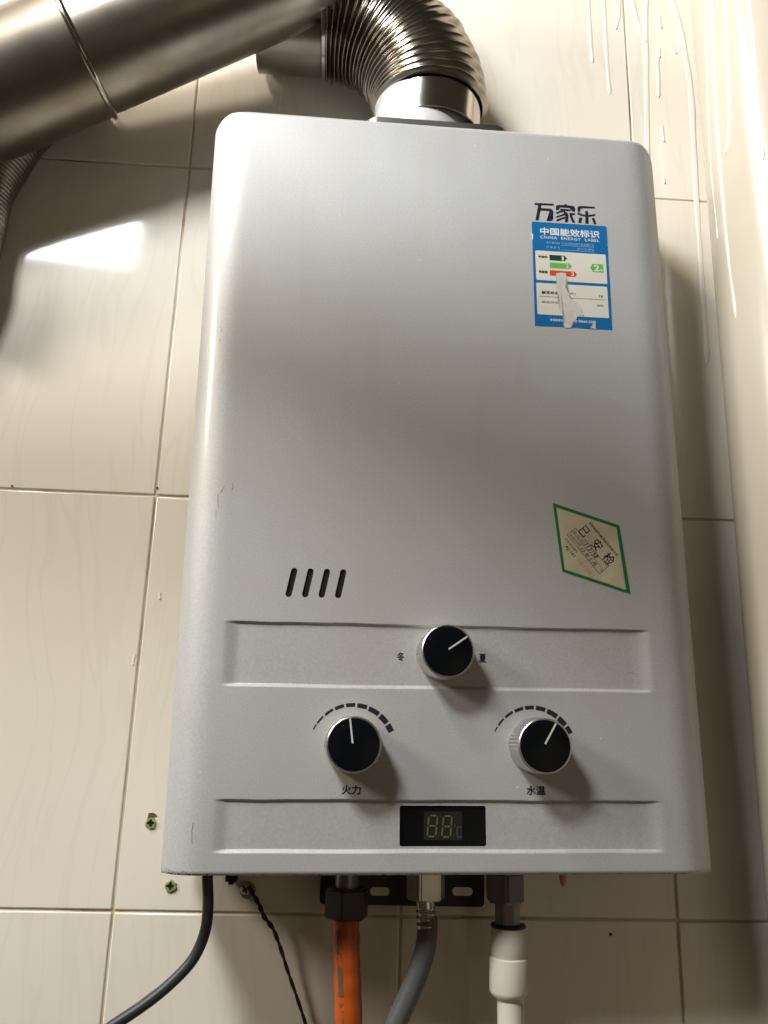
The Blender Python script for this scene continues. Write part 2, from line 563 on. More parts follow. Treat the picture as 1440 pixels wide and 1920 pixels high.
def front_depth(u, v):
    """how far the sheet falls back from the flat front, in mm"""
    e = max(0.0, 1 - (HW * 1000 - abs(u - 2.2)) / 30.0)
    d = 13.0 * e ** 3.0
    t = max(0.0, 1 - (HH * 1000 - v) / 5.0)
    d += 3.0 * t ** 2.2
    b = max(0.0, 1 - (HH * 1000 + v) / 2.5)
    d += 1.2 * b ** 2
    wob = 0.10 * math.sin(u * 0.031 + 1.3) * math.sin(v * 0.024 + .4) + 0.07 * math.sin(u * .011 - v * .047) + 0.05 * math.sin(u * .083 + v * .052)
    return d + groove(u, v) + wob * (1 - sstep(5, 55, u)) * sstep(-112, -70, v)

def make_cover():
    us = []
    W = HW * 1000
    x = -W
    while x < W - 0.01:
        us.append(x)
        a = W - abs(x)
        x += 0.7 if a < 6 else (1.3 if a < 32 else (1.4 if 133 < abs(x) < 143 else 5.0))
    us.append(W)
    vs = []
    H = HH * 1000
    v = -H
    fine = [t for b in BANDS for t in b]
    while v < H - 0.01:
        vs.append(v)
        near = min(abs(v - t) for t in fine)
        v += 0.35 if near < 2.2 else (0.5 if (H - abs(v)) < 6 else (1.5 if H - v < 24 else 4.0 if near > 8 else 1.0))
    vs.append(H)
    R = 14.5
    bm = bmesh.new()
    grid = []
    for v in vs:
        row = []
        for u in us:
            vt = H
            if W - abs(u) < R:
                q = R - (W - abs(u))
                vt = H - R + math.sqrt(max(R * R - q * q, 0))
            vv = v
            if v > H - R:
                vv = (H - R) + (v - (H - R)) * (vt - (H - R)) / R
            d = front_depth(u + 2.2, v)
            row.append(bm.verts.new(((u + 2.2) * MM, d * MM, vv * MM)))
        grid.append(row)
    for a, b in zip(grid, grid[1:]):
        for k in range(len(us) - 1):
            bm.faces.new((a[k], a[k + 1], b[k + 1], b[k]))
    rim = grid[0] + [r[-1] for r in grid[1:-1]] + grid[-1][::-1] + [r[0] for r in grid[1:-1]][::-1]
    # collapse duplicate rim positions at the corners, then extrude the sides to the wall side
    back = [bm.verts.new((p.co.x, 0.080, p.co.z)) for p in rim]
    n = len(rim)
    for i in range(n):
        bm.faces.new((rim[i], rim[(i + 1) % n], back[(i + 1) % n], back[i]))
    bm.faces.new(back)
    bmesh.ops.remove_doubles(bm, verts=bm.verts, dist=0.00002)
    bmesh.ops.recalc_face_normals(bm, faces=bm.faces)
    me = bpy.data.meshes.new('front_cover')
    bm.to_mesh(me); bm.free()
    return me

def slot_poly(u0, v0, u1, v1, r, n=8):
    """a slot with round ends between two points"""
    d = Vector((u1 - u0, v1 - v0)).normalized()
    a0 = math.atan2(d.y, d.x)
    out = []
    for cx, cy, s in ((u1, v1, a0 - PI / 2), (u0, v0, a0 + PI / 2)):
        for k in range(n + 1):
            a = s + PI * k / n
            out.append(((cx + r * math.cos(a)) * MM, (cy + r * math.sin(a)) * MM))
    return out

SLOTS = [(-101.0 + 10.75 * k, -100.5, -98.0 + 10.75 * k, -85.2) for k in range(4)]
WIN = rrect(-27.1 * MM, 27.3 * MM, -254.9 * MM, -231.0 * MM, 1.3 * MM)
cover_me = make_cover()
cover = link('front_cover', cover_me, SILVER, heater)
bmc = bmesh.new()
for s in SLOTS:
    add_prism_y(bmc, slot_poly(*s, 2.05), -0.02, 0.006)
add_prism_y(bmc, WIN, -0.02, 0.0075)
bmesh.ops.recalc_face_normals(bmc, faces=bmc.faces)
cme = bpy.data.meshes.new('cutter'); bmc.to_mesh(cme); bmc.free()
cut = bpy.data.objects.new('cutter', cme); COL.objects.link(cut)
cut.parent = heater
md = cover.modifiers.new('cut', 'BOOLEAN'); md.object = cut; md.operation = 'DIFFERENCE'; md.solver = 'EXACT'
bpy.context.view_layer.update()
dg = bpy.context.evaluated_depsgraph_get()
new_me = bpy.data.meshes.new_from_object(cover.evaluated_get(dg))
cover.modifiers.clear()
cover.data = new_me
bpy.data.objects.remove(cut)
shade(new_me, 28)

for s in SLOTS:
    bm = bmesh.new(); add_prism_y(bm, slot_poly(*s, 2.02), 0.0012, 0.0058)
    from_bm('vent_slot', bm, VOID, heater)  # black insert in the solid cover, paints the shade inside the slot

def prism(name, poly, y, mat, parent, th=0.00012):
    """a thin printed or pasted shape on the front; poly in mm (u, v), y in m towards the wall"""
    bm = bmesh.new()
    add_prism_y(bm, [(u * MM, v * MM) for u, v in poly], y - th, y + 0.00001)
    bmesh.ops.triangulate(bm, faces=[f for f in bm.faces if len(f.verts) > 4])
    return from_bm(name, bm, mat, parent)

def rect(u0, u1, v0, v1):
    return [(u0, v0), (u1, v0), (u1, v1), (u0, v1)]

def merged(name, polys, y, mat, parent, th=0.00012):
    bm = bmesh.new()
    for i, poly in enumerate(polys):
        add_prism_y(bm, [(u * MM, v * MM) for u, v in poly], y - th - 0.000004 * (i % 4), y + 0.00001)
    bmesh.ops.triangulate(bm, faces=[f for f in bm.faces if len(f.verts) > 4])
    return from_bm(name, bm, mat, parent)

def text(name, s, u0, u1, v0, v1, y, mat, parent, bold=0.0, rot=0.0, space=1.0, shear=0.0, th=0.00006):
    # heavier weights are made of copies shifted by a stroke fraction, not by offsetting the outline
    """writing fitted into the box u0..u1, v0..v1 (mm), turned by rot degrees about its centre"""
    cu = bpy.data.curves.new(name, 'FONT')
    cu.body = s
    cu.size = 1.0
    cu.space_character = space
    cu.shear = shear
    cu.resolution_u = 4
    o = bpy.data.objects.new(name, cu)
    COL.objects.link(o)
    d = bpy.context.evaluated_depsgraph_get()
    me = bpy.data.meshes.new_from_object(o.evaluated_get(d))
    bpy.data.objects.remove(o)
    bpy.data.curves.remove(cu)
    xs = [p.co.x for p in me.vertices]; ys = [p.co.y for p in me.vertices]
    if not xs:
        return None
    ax, bx, ay, by = min(xs), max(xs), min(ys), max(ys)
    w, h = (u1 - u0), (v1 - v0)
    ca, sa = math.cos(math.radians(rot)), math.sin(math.radians(rot))
    cx, cy = (u0 + u1) / 2, (v0 + v1) / 2
    e = bold * h
    shifts = [(0, 0)] if not bold else [(-e, 0), (e, 0), (0, e), (0, -e)]
    V, F = [], []
    for n_, (dx, dy) in enumerate(shifts):
        k0 = len(V)
        for p in me.vertices:
            a = ((p.co.x - ax) / (bx - ax) - 0.5) * (w - 2 * e) + dx
            b = ((p.co.y - ay) / (by - ay) - 0.5) * (h - 2 * e) + dy
            V.append(((cx + a * ca - b * sa) * MM, y - th - n_ * 0.000006, (cy + a * sa + b * ca) * MM))
        F += [[k0 + i for i in f.vertices] for f in me.polygons]
    bpy.data.meshes.remove(me)
    return from_py(name, V, F, mat, parent)

# --- maker's name in heavy brush-like strokes
LOGO = [
 [(73.9, 205.8), (88.7, 206.1), (88.6, 204.4), (73.8, 203.9)],
 [(76.5, 204.1), (79.1, 204.2), (78.3, 200.6), (76.4, 190.7), (73.9, 190.5)],
 [(78.6, 201.6), (86.5, 201.6), (88.2, 199.5), (87.8, 192.5), (86.1, 190.8), (82.6, 190.6), (82.9, 192.4), (84.8, 192.5), (85.4, 193.3), (85.6, 198.5), (85.1, 199.3), (78.1, 199.3)],
 [(90.4, 204.1), (91.8, 205.2), (96.9, 205.7), (97.2, 206.4), (99.1, 206.4), (99.4, 205.6), (104.1, 205.4), (105.5, 203.7), (105.3, 200.3), (103.1, 200.4), (103.1, 202.7), (102.2, 203.2), (93.2, 203.2), (92.6, 200.9), (90.2, 200.7)],
 [(93.1, 202.3), (102.0, 202.0), (101.7, 200.4), (97.6, 200.3), (91.5, 197.6), (90.3, 197.1), (90.4, 198.9), (94.2, 200.6)],
 [(96.5, 200.3), (98.9, 199.2), (99.9, 197.0), (99.6, 191.8), (98.3, 190.5), (96.8, 190.5), (97.5, 196.3), (96.1, 198.3)],
 [(90.2, 195.3), (97.3, 198.3), (97.6, 196.8), (90.4, 193.8)],
 [(90.2, 192.4), (97.4, 195.5), (97.5, 194.1), (90.5, 190.6)],
 [(100.4, 199.0), (105.1, 199.1), (105.0, 197.4), (102.4, 196.9)],
 [(100.7, 199.0), (102.4, 197.7), (103.4, 194.7), (105.0, 190.5), (102.7, 190.7), (100.9, 196.0)],
 [(107.4, 204.6), (109.1, 205.8), (121.0, 205.9), (121.2, 204.3), (110.8, 203.8), (109.6, 203.2), (109.3, 200.3), (107.2, 200.7)],
 [(107.3, 200.2), (110.6, 198.6), (113.3, 198.2), (116.0, 198.3), (121.1, 199.5), (121.2, 198.0), (116.0, 196.6), (113.2, 196.6), (110.5, 196.9), (106.9, 198.2)],
 [(113.3, 201.6), (115.6, 201.6), (115.5, 190.4), (112.9, 190.5)],
 [(108.1, 195.5), (110.6, 195.5), (109.7, 190.6), (107.4, 190.7)],
 [(118.1, 195.8), (120.0, 196.2), (121.6, 190.5), (119.5, 190.5)],
]
merged('maker_lettering', LOGO, 0.0, INK, heater, 0.00008)

# --- blue energy label
label_ = prism('energy_label', [(70.9, 188.2), (72.0, 189.3), (128.2, 189.4), (129.4, 188.2), (129.0, 140.8), (128.5, 140.2), (129.0, 139.4), (128.5, 102.0), (112.5, 101.9), (86.0, 102.3), (70.3, 101.9)], 0.0, BLUE, heater, 0.00018)
LY = -0.00018
def rr_(u0, u1, v0, v1, r=1.0): return rrect(u0, u1, v0, v1, r, 3)
merged('label_panel', [rr_(72.7, 127.1, 139.8, 164.6), rr_(72.5, 126.7, 111.5, 137.4)], LY, PAPER, label_, 0.00005)
PY = LY - 0.00006
text('label_title', '中国能效标识', 77.2, 123.3, 178.3, 184.8, LY, LWHITE, label_, 0.028)
text('label_subtitle', 'CHINA  ENERGY  LABEL', 77.1, 122.9, 175.1, 177.5, LY, LWHITE, label_, 0.012, space=1.15)
text('label_maker_line', '生产者名称  广东万家乐燃气具有限公司', 81.5, 118.5, 170.9, 172.9, LY, LPALE, label_, 0.012)
text('label_model_line', '规 格 型 号', 81.4, 92.0, 167.1, 168.9, LY, LPALE, label_, 0.012)
text('label_model_line', 'JSQ16-8P2', 105.0, 118.2, 166.9, 168.9, LY, LPALE, label_, 0.012)
merged('label_rule', [rect(93.2, 118.4, 170.2, 170.5), rect(93.2, 118.4, 166.2, 166.5)], LY, LPALE, label_, 0.00005)
prism('grade_arrow', [(83.5, 161.5), (95.0, 161.5), (96.9, 159.2), (95.0, 156.9), (83.5, 156.9)], PY, DGREEN, label_, 0.00004)
prism('grade_arrow', [(83.4, 155.0), (98.5, 155.0), (100.5, 152.7), (98.5, 150.4), (83.4, 150.4)], PY, LGREEN, label_, 0.00004)
prism('grade_arrow', [(83.2, 148.5), (102.3, 148.5), (104.0, 146.3), (102.3, 144.0), (83.2, 144.0)], PY, RED, label_, 0.00004)
prism('grade_badge', [(114.4, 152.6), (116.6, 156.0), (124.7, 156.0), (124.7, 149.1), (116.6, 149.1)], PY, LGREEN, label_, 0.00004)
NY = PY - 0.00004
text('grade_number', '1', 92.9, 94.4, 157.4, 160.7, NY, LWHITE, label_, 0.04)
text('grade_number', '2', 95.6, 97.9, 151.1, 154.3, NY, LWHITE, label_, 0.04)
text('grade_number', '3', 99.5, 101.8, 144.8, 147.8, NY, LWHITE, label_, 0.04)
text('grade_number', '2', 117.3, 121.7, 149.9, 155.2, NY, LWHITE, label_, 0.04)
text('grade_number', '级', 122.0, 124.2, 149.9, 152.0, NY, LWHITE, label_, 0.03)
text('label_small_print', '耗能低', 74.9, 81.9, 158.4, 160.6, PY, INK, label_, 0.03)
text('label_small_print', '耗能高', 74.8, 81.6, 145.6, 148.0, PY, INK, label_, 0.03)
text('label_small_print', '额定热负荷', 76.3, 92.6, 128.3, 130.9, PY, INK, label_, 0.03, space=1.1)
text('label_small_print', 'W )', 97.3, 102.1, 128.5, 130.9, PY, INK, label_, 0.02)
text('label_small_print', '16', 119.9, 123.1, 128.0, 130.4, PY, INK, label_, 0.02)
text('label_small_print', '额定热负荷', 76.2, 92.0, 120.8, 122.8, PY, INKGREY, label_, 0.012, space=1.1)
text('label_small_print', '率', 100.6, 102.5, 120.8, 122.8, PY, INKGREY, label_, 0.02)
text('label_small_print', '88%', 118.0, 122.8, 120.4, 122.2, PY, INKGREY, label_, 0.02)
merged('label_rule', [rect(74.5, 124.3, 126.1, 126.5)], PY, BROWNINK, label_, 0.00004)
text('label_footer', '依据国家标准', 81.7, 94.2, 106.5, 108.6, LY, LWHITE, label_, 0.02)
text('label_footer', 'GB 20665-2006', 98.6, 116.5, 106.6, 108.6, LY, LWHITE, label_, 0.02)
TORNP = [(88.0, 146.1), (91.8, 146.9), (95.5, 146.4), (96.0, 143.8), (95.2, 141.2), (94.6, 134.5), (97.1, 129.5), (97.6, 125.8), (102.2, 123.0), (105.2, 120.6), (106.4, 117.8), (106.0, 114.1), (105.0, 111.8), (102.6, 111.2), (101.4, 108.6), (98.7, 107.0), (97.4, 101.8), (92.7, 101.6), (91.7, 104.4), (92.8, 106.6), (92.5, 110.2), (90.9, 113.0), (88.7, 117.3), (89.4, 124.6), (88.9, 129.0), (87.5, 133.3), (87.2, 136.1), (88.4, 137.7), (88.8, 142.3)]
jag = []
for i, p in enumerate(TORNP):
    q = TORNP[(i + 1) % len(TORNP)]
    jag.append(p)
    jag.append(((p[0] + q[0]) / 2 + random.uniform(-.35, .35), (p[1] + q[1]) / 2 + random.uniform(-.35, .35)))
prism('torn_patch', jag, NY, TORN, label_, 0.00010)
prism('torn_patch', [(111.9, 102.6), (112.6, 104.1), (114.2, 104.5), (114.3, 107.2), (115.3, 109.2), (116.2, 107.7), (115.4, 104.4), (116.2, 101.8)], NY, TORN, label_, 0.00010)
prism('torn_patch', [(70.3, 180.2), (71.6, 177.2), (71.4, 174.5), (70.4, 172.7)], NY, LWHITE, label_, 0.00010)
prism('torn_patch', [(106.0, 112.1), (107.6, 113.3), (107.0, 112.0)], NY - .0001, INK, label_, 0.00004)
rim_ = []
for k in range(26):
    u = random.uniform(71.5, 128); rim_.append([(u, 189.0), (u + random.uniform(.3, 1.6), 189.1), (u + random.uniform(.3, 1.2), 189.5)])
for k in range(10):
    u = random.uniform(71.5, 128); rim_.append([(u, 102.5), (u + random.uniform(.3, 1.2), 102.4), (u + random.uniform(.3, .9), 101.9)])
for k in range(12):
    v = random.uniform(103, 187); rim_.append([(129.2 - (189 - v) * .009, v), (129.3 - (189 - v) * .009, v + random.uniform(.3, 1.2)), (128.6 - (189 - v) * .009, v + .3)])
merged('worn_edge', rim_, LY, LPALE, label_, 0.00004)['kind'] = 'stuff'

# --- green bordered inspection label
insp = prism('inspection_label', [(78.0, -32.4), (124.5, -46.8), (129.2, -94.8), (82.5, -80.6)], 0.0, GREEN, heater, 0.00015)
IY = -0.00015
prism('label_panel', [(80.3, -35.6), (122.3, -48.6), (126.3, -91.9), (84.4, -78.9)], IY, BEIGE, insp, 0.00005)
JY = IY - 0.00006
def seg_(p, q, w=0.35):
    d = Vector((q[0] - p[0], q[1] - p[1])); n = Vector((-d.y, d.x)).normalized() * w / 2
    return [(p[0] + n.x, p[1] + n.y), (q[0] + n.x, q[1] + n.y), (q[0] - n.x, q[1] - n.y), (p[0] - n.x, p[1] - n.y)]
A_, B_, C_, D_ = (93.1, -50.0), (114.3, -76.3), (108.4, -81.4), (87.0, -54.7)
E_, F_ = (90.3, -52.2), (111.4, -78.7)
def lerp2(p, q, t): return (p[0] + (q[0] - p[0]) * t, p[1] + (q[1] - p[1]) * t)
merged('form_box', [seg_(A_, B_), seg_(B_, C_), seg_(C_, D_), seg_(D_, A_), seg_(E_, F_, .28), seg_(lerp2(A_, B_, .33), lerp2(D_, C_, .33), .28)], JY, BROWNINK, insp, 0.00004)
ROT = -51.0
def itext(s, u, v, w, h, mat, bold=0.0, shear=0.0, space=1.0):
    text('label_writing', s, u - w / 2, u + w / 2, v - h / 2, v + h / 2, JY, mat, insp, bold, ROT, space, shear)
itext('已', 99.3, -51.9, 6.2, 7.4, INK, 0.008)
itext('安', 107.8, -61.3, 6.8, 8.0, INK, 0.010)
itext('检', 115.5, -70.8, 7.6, 8.2, INK, 0.010)
itext('深圳市燃气集团股份有限公司', 112.4, -56.9, 29.5, 1.9, BROWNINK, 0.02, space=1.15)
itext('检 验 员', 95.0, -55.9, 9.6, 1.9, BROWNINK, 0.0)
itext('检验日期', 92.3, -58.2, 9.6, 1.9, BROWNINK, 0.0)
itext('113158', 103.4, -65.5, 12.5, 3.2, INK, 0.012, shear=0.25)
itext('12 年 5 月', 101.3, -69.7, 15.0, 3.0, INK, 0.006, shear=0.2)
itext('日', 109.6, -79.0, 1.7, 1.8, BROWNINK)
itext('服务电话编号', 89.6, -62.2, 12.6, 1.7, BROWNINK, 0.0)
itext('AJ-161', 88.4, -66.3, 9.4, 2.9, INK, 0.004)
itext('261281', 98.6, -77.3, 15.5, 2.4, PINKINK, 0.0, space=1.2)

# --- dial lettering and scales
BD = 0.0017                                # depth of the pressed bands
text('dial_lettering', '冬', -29.4, -24.6, -142.4, -136.6, BD, INK, heater, 0.035)
text('dial_lettering', '夏', 24.6, 29.4, -142.4, -136.6, BD, INK, heater, 0.035)
text('dial_lettering', '火力', -63.6, -51.6, -224.6, -218.9, 0.0, INK, heater, 0.035)
text('dial_lettering', '水温', 53.0, 65.2, -224.4, -218.7, 0.0, INK, heater, 0.035)
KN = ((0.6, -137.2, BD, 37, 21.0), (-57.6, -194.6, 0.0, 100, 20.0), (59.8, -194.2, 0.0, 62, 23.0))   # u, v, sheet depth, pointer angle, height
for cu_ in (-56.9, 58.9):
    cv, Ro = -197.4, 28.1
    spans = [(155.5, 148.3), (146.2, 134.6), (131.8, 119.0), (116.2, 103.6), (100.9, 88.3), (85.6, 72.0), (69.2, 53.6), (50.8, 37.4), (34.6, 24.0)]
    th_ = (0.8, 1.2, 1.6, 2.1, 2.4, 2.8, 3.2, 3.6, 3.9)
    for (a0, a1), t in zip(spans, th_):
        n = 5
        pts = []
        for k in range(n + 1):
            a = math.radians(a0 + (a1 - a0) * k / n); pts.append((cu_ + Ro * math.cos(a), cv + Ro * math.sin(a)))
        for k in range(n, -1, -1):
            a = math.radians(a0 + (a1 - a0) * k / n); pts.append((cu_ + (Ro - t) * math.cos(a), cv + (Ro - t) * math.sin(a)))
        prism('scale_mark', pts, 0.0, INK, heater, 0.00008)

def make_knob(u, v, y0, ang, h):
    k = empty('knob', (u * MM, y0, v * MM)); k.parent = heater
    bm = bmesh.new()
    n = 96
    prof = [(17.6, 0.0), (17.5, 1.5), (17.2, 3.0), (17.0, h - 3.0), (16.9, h - 1.2), (16.6, h - 0.4), (16.1, h), (15.75, h), (15.7, h - 0.35), (1.0, h - 0.35)]
    rings = add_lathe(bm, [(r * MM, -z * MM) for r, z in prof], n, axis='Y')
    # a short row of grip teeth on the side
    for ring in rings[2:4]:
        for i, vv in enumerate(ring):
            a = 360.0 * i / n
            if any(abs((a - c + 180) % 360 - 180) < 24 for c in (160, 340)) and i % 2:
                vv.co.x *= 0.955; vv.co.z *= 0.955
    from_bm('knob_body', bm, SATIN, k, 30)
    bm = bmesh.new()
    add_lathe(bm, [(15.55 * MM, -(h - 0.5) * MM), (15.55 * MM, -(h - 0.1) * MM), (15.3 * MM, -(h - 0.02) * MM), (0.3 * MM, -(h + 0.12) * MM)], n, axis='Y')
    from_bm('knob_face', bm, BLACK, k, 30)
    a = math.radians(ang)
    p, q = (1.2 * math.cos(a + .6), 1.2 * math.sin(a + .6)), (15.6 * math.cos(a), 15.6 * math.sin(a))
    prism('pointer', seg_(p, q, 1.05), -(h + 0.10) * MM, WHITEPAINT, k, 0.0002)
    return k
for a in KN:
    make_knob(*a)

# --- temperature display
disp = empty('display', (0, 0, 0)); disp.parent = heater
prism('display_window', [(u / MM, v / MM) for u, v in rrect(-26.95 * MM, 27.15 * MM, -254.75 * MM, -231.15 * MM, 1.2 * MM)], 0.0052, BLACK, disp, 0.0022)
DY = 0.0030
prism('display_module', rect(-11.8, 12.2, -251.2, -234.5), DY, MODULE, disp, 0.00005)
DY -= 0.00006
def digit(u0, v0, w, h):
    out = []
    t = 1.05
    sh = 0.10
    def S_(x, y): return (u0 + x + sh * y, v0 + y)
    hh = h / 2
    for y in (0, hh, h):
        c = y
        out.append([S_(t * .9, c), S_(t * 1.4, c + t * .45), S_(w - t * 1.4, c + t * .45), S_(w - t * .9, c), S_(w - t * 1.4, c - t * .45), S_(t * 1.4, c - t * .45)])
    for x in (t * .35, w - t * .35):
        for y in (0, hh):
            out.append([S_(x, y + t * .4), S_(x + t * .45, y + t * .9), S_(x + t * .45, y + hh - t * .9), S_(x, y + hh - t * .4), S_(x - t * .45, y + hh - t * .9), S_(x - t * .45, y + t * .9)])
    return out
d1 = digit(-10.2, -249.1, 6.1, 12.2)
merged('digit', d1, DY, SEG, disp, 0.00005)
merged('digit', digit(-1.0, -249.4, 6.1, 12.2), DY, SEG, disp, 0.00005)
bm_c = [[(7.3 + .55 * math.cos(k * PI / 4) + .3, -242.7 + .65 * math.sin(k * PI / 4)) for k in range(8)],
        [(9.3, -243.1), (12.1, -243.1), (12.1, -244.0), (9.6, -244.0)],
        [(8.8, -243.8), (9.6, -244.2), (9.2, -248.6), (8.3, -248.8)],
        [(8.6, -249.0), (12.0, -249.0), (12.0, -249.9), (9.0, -249.9)]]
merged('degree_sign', bm_c, DY, SEGDIM, disp, 0.00005)

# --- scratches, rust and chips on the cover
def scratch(pts, w, name='scratch', mat=SCRATCH):
    ps = []
    for p, q in zip(pts, pts[1:]):
        ps.append(seg_(p, q, w * random.uniform(.6, 1.3)))
    out = merged(name, ps, 0.0, mat, heater, 0.0001)
    for v in out.data.vertices:
        v.co.y += front_depth(v.co.x * 1000, v.co.z * 1000) * MM
    return out
scratch([(-141.5, -31.5), (-140.8, -29.0), (-141.6, -26.5)], 0.35)
scratch([(-146.2, -28.5), (-147.6, -31.0), (-148.8, -33.5)], 0.4)
scratch([(-150.6, -34.5), (-150.5, -39.0), (-149.6, -43.5)], 0.35)
scratch([(-151.2, -45.0), (-151.1, -51.0)], 0.22)
scratch([(-152.6, -241.0), (-153.2, -246.0), (-152.8, -250.5), (-152.6, -253.0)], 0.45)
scratch([(124.0, -147.2), (128.5, -147.6)], 0.30)
scratch([(-156.0, 87.0), (-155.5, 84.5)], 0.5)
scratch([(-156.5, 79.0), (-156.4, 77.5)], 0.6)
for k in range(30):
    u = -168.0 + abs(random.gauss(0, 1)) * 11
    scratch([(u, -270.6), (u + random.uniform(.5, 1.6), -270.5 + random.uniform(0, .5))], random.uniform(.3, .8), 'rust_spot', RUST)
scratch([(-168.5, -268.6), (-166.0, -269.6), (-163.0, -270.2)], 1.5, 'rust_spot', RUST)
scratch([(-157.5, -268.6), (-155.0, -269.8), (-150.0, -270.4)], 0.9, 'scratch')
for k in range(40):
    u = random.uniform(-150, 165)
    scratch([(u, -270.7), (u + random.uniform(.4, 2.2), -270.6)], random.uniform(.2, .5), 'rust_spot', RUST)

# --- case behind the cover, flue spigot on top
bm = bmesh.new()
add_box(bm, -0.160, 0.160, 0.0795, 0.0915, -0.262, 0.262, 0.002)
from_bm('rear_case', bm, DARKNICKEL, heater, 40)
SX, SY = -0.0068, 0.047                     # spigot axis in the heater's frame
bm = bmesh.new()
add_prism_y(bm, [(u, v) for u, v in rrect(SX - 0.050, SX + 0.064, -0.044 , 0.030, 0.010)], 0, 0.0060)
bmesh.ops.bevel(bm, geom=list(bm.edges), offset=0.0008, segments=2, affect='EDGES')
for v in bm.verts:
    v.co = Vector((v.co.x, SY + v.co.z, HH + 0.0050 - v.co.y))
from_bm('spigot_flange', bm, DARKNICKEL, heater, 40)
bm = bmesh.new()
add_lathe(bm, [(0.0405, HH + 0.003), (0.0398, HH + 0.005), (0.0395, HH + 0.050)], 64, (SX, SY, 0), close=False)
from_bm('flue_spigot', bm, ALU, heater, 40)

# dust and paint flecks
fl_ = []
for k in range(46):
    u, v, r = random.uniform(-150, 160), random.uniform(-265, 262), random.choice((.25, .3, .4, .5, .8)) * random.uniform(.7, 1.2)
    if k < 4: u, v, r = ((28.0, 253.0, .8), (86.0, 246.0, 1.1), (-150.5, -212.0, .9), (60.0, 238.0, .5))[k]
    fl_.append([(u + r * random.uniform(.6, 1.1) * math.cos(a), v + r * random.uniform(.6, 1.1) * math.sin(a)) for a in [i * PI / 3 for i in range(6)]])
dust = merged('dust_fleck', fl_, 0.0, PAPER, heater, 0.00005)
for q in dust.data.vertices:
    q.co.y += front_depth(q.co.x * 1000, q.co.z * 1000) * MM
dust['kind'] = 'stuff'

# ------------------------------------------------------------------ corrugated flue elbow
EX, EY = 0.2065, -0.0480                    # axis of the upright leg, world
elbow = empty('flue_elbow', (EX, EY, 0.31))
tag(elbow, 'ribbed steel flue elbow rising from the top of the heater and bending left', 'flue elbow')
Z0, RB = 0.333, 0.090                       # start of the bend, bend radius
NR = 19
def elbow_path():
    pts = []
    N = NR * 14
    for i in range(N + 1):
        a = (PI / 2) * 1.02 * i / N
        pts.append(Vector((EX - EX - RB + RB * math.cos(a), 0, Z0 - 0.31 + RB * math.sin(a))))
    return pts
ep = elbow_path()
jit = [random.uniform(-0.0006, 0.0006) for _ in range(NR + 2)]
def elbow_r(i, a):
    t = i / 14.0
    k = int(t)
    c = 0.5 - 0.5 * math.cos(2 * PI * (t - k))
    r = 0.0447 + 0.0048 * c ** 0.75 + jit[k] * c + 0.0004 * c * math.sin(2 * a + 1.7 * k) + 0.0003 * c * math.sin(5 * a + k * k)
    return r
bm = bmesh.new()
add_tube(bm, ep, elbow_r, 72, close=False)
from_bm('corrugated_tube', bm, RIBST, elbow, 80)
bm = bmesh.new()
add_lathe(bm, [(0.0412, -0.006), (0.0422, -0.0055), (0.0424, 0.000), (0.0426, 0.026), (0.0438, 0.030)], 72, close=False)
from_bm('cuff', bm, STEELB, elbow, 50)
# flange ring and sleeve at the far end of the bend
bm = bmesh.new()
xe = -RB; ze = Z0 - 0.31 + RB
add_lathe(bm, [(0.040, xe + 0.001), (0.0475, xe + 0.0005), (0.0490, xe - 0.0008), (0.0490, xe - 0.0034), (0.0470, xe - 0.0045), (0.040, xe - 0.005)], 64, (0, 0, ze), 'X', close=False)
from_bm('end_flange', bm, STEELB, elbow, 40)
bm = bmesh.new()
add_lathe(bm, [(0.0365, xe - 0.004), (0.0365, xe - 0.060), (0.0350, xe - 0.0605), (0.0340, xe - 0.058), (0.0340, xe - 0.004)], 64, (0, 0.009, ze - 0.005), 'X', close=False)
add_box(bm, xe - 0.059, xe - 0.004, -0.0285, -0.0245, ze - 0.0215, ze - 0.0190, 0.0006)
from_bm('sleeve', bm, STEEL, elbow, 40)

# ------------------------------------------------------------------ big flue pipe across the upper left
def along(p, q, t): return p + (q - p) * t
pl, pr = at(0, 165, -0.063), at(640, -104, -0.094)
pd = (pr - pl).normalized()
pipe = empty('flue_pipe', pl)
pipe.rotation_mode = 'QUATERNION'
pipe.rotation_quaternion = pd.to_track_quat('X', 'Z')
tag(pipe, 'large stained steel flue pipe slanting across the upper left corner', 'flue pipe')
seam = 0.0755
PR = 0.0500
bm = bmesh.new()
add_lathe(bm, [(PR, -0.55), (PR, seam - 0.004), (PR + 0.0008, seam - 0.002)], 96, axis='X', close=False)
from_bm('pipe_section', bm, STEEL, pipe, 40)
bm = bmesh.new()
add_lathe(bm, [(PR - 0.0015, seam - 0.0015), (PR - 0.0015, seam + 0.002), (PR - 0.0010, seam + 0.006), (PR - 0.0030, 0.345)], 96, axis='X', close=False)
from_bm('pipe_section', bm, STEEL, pipe, 40)
bm = bmesh.new()
add_lathe(bm, [(PR + 0.0006, seam - 0.0050), (PR + 0.0022, seam - 0.0042), (PR + 0.0028, seam - 0.0026), (PR + 0.0022, seam - 0.0010), (PR + 0.0008, seam - 0.0002), (PR - 0.0012, seam + 0.0002)], 96, axis='X', close=False)
from_bm('seam_ring', bm, STEELB, pipe, 60)

# ------------------------------------------------------------------ fine ribbed duct behind the pipe
duct = empty('flexible_duct', at(-50, 400, -0.036))
tag(duct, 'finely ribbed flexible metal duct curving down the left edge behind the pipe', 'duct')
dpts = [at(x, y, -0.022) - duct.location for x, y in ((160, 150), (85, 210), (37, 262), (0, 315), (-26, 370), (-42, 430), (-60, 510), (-100, 600))]
dp = smooth_path(dpts, 40)
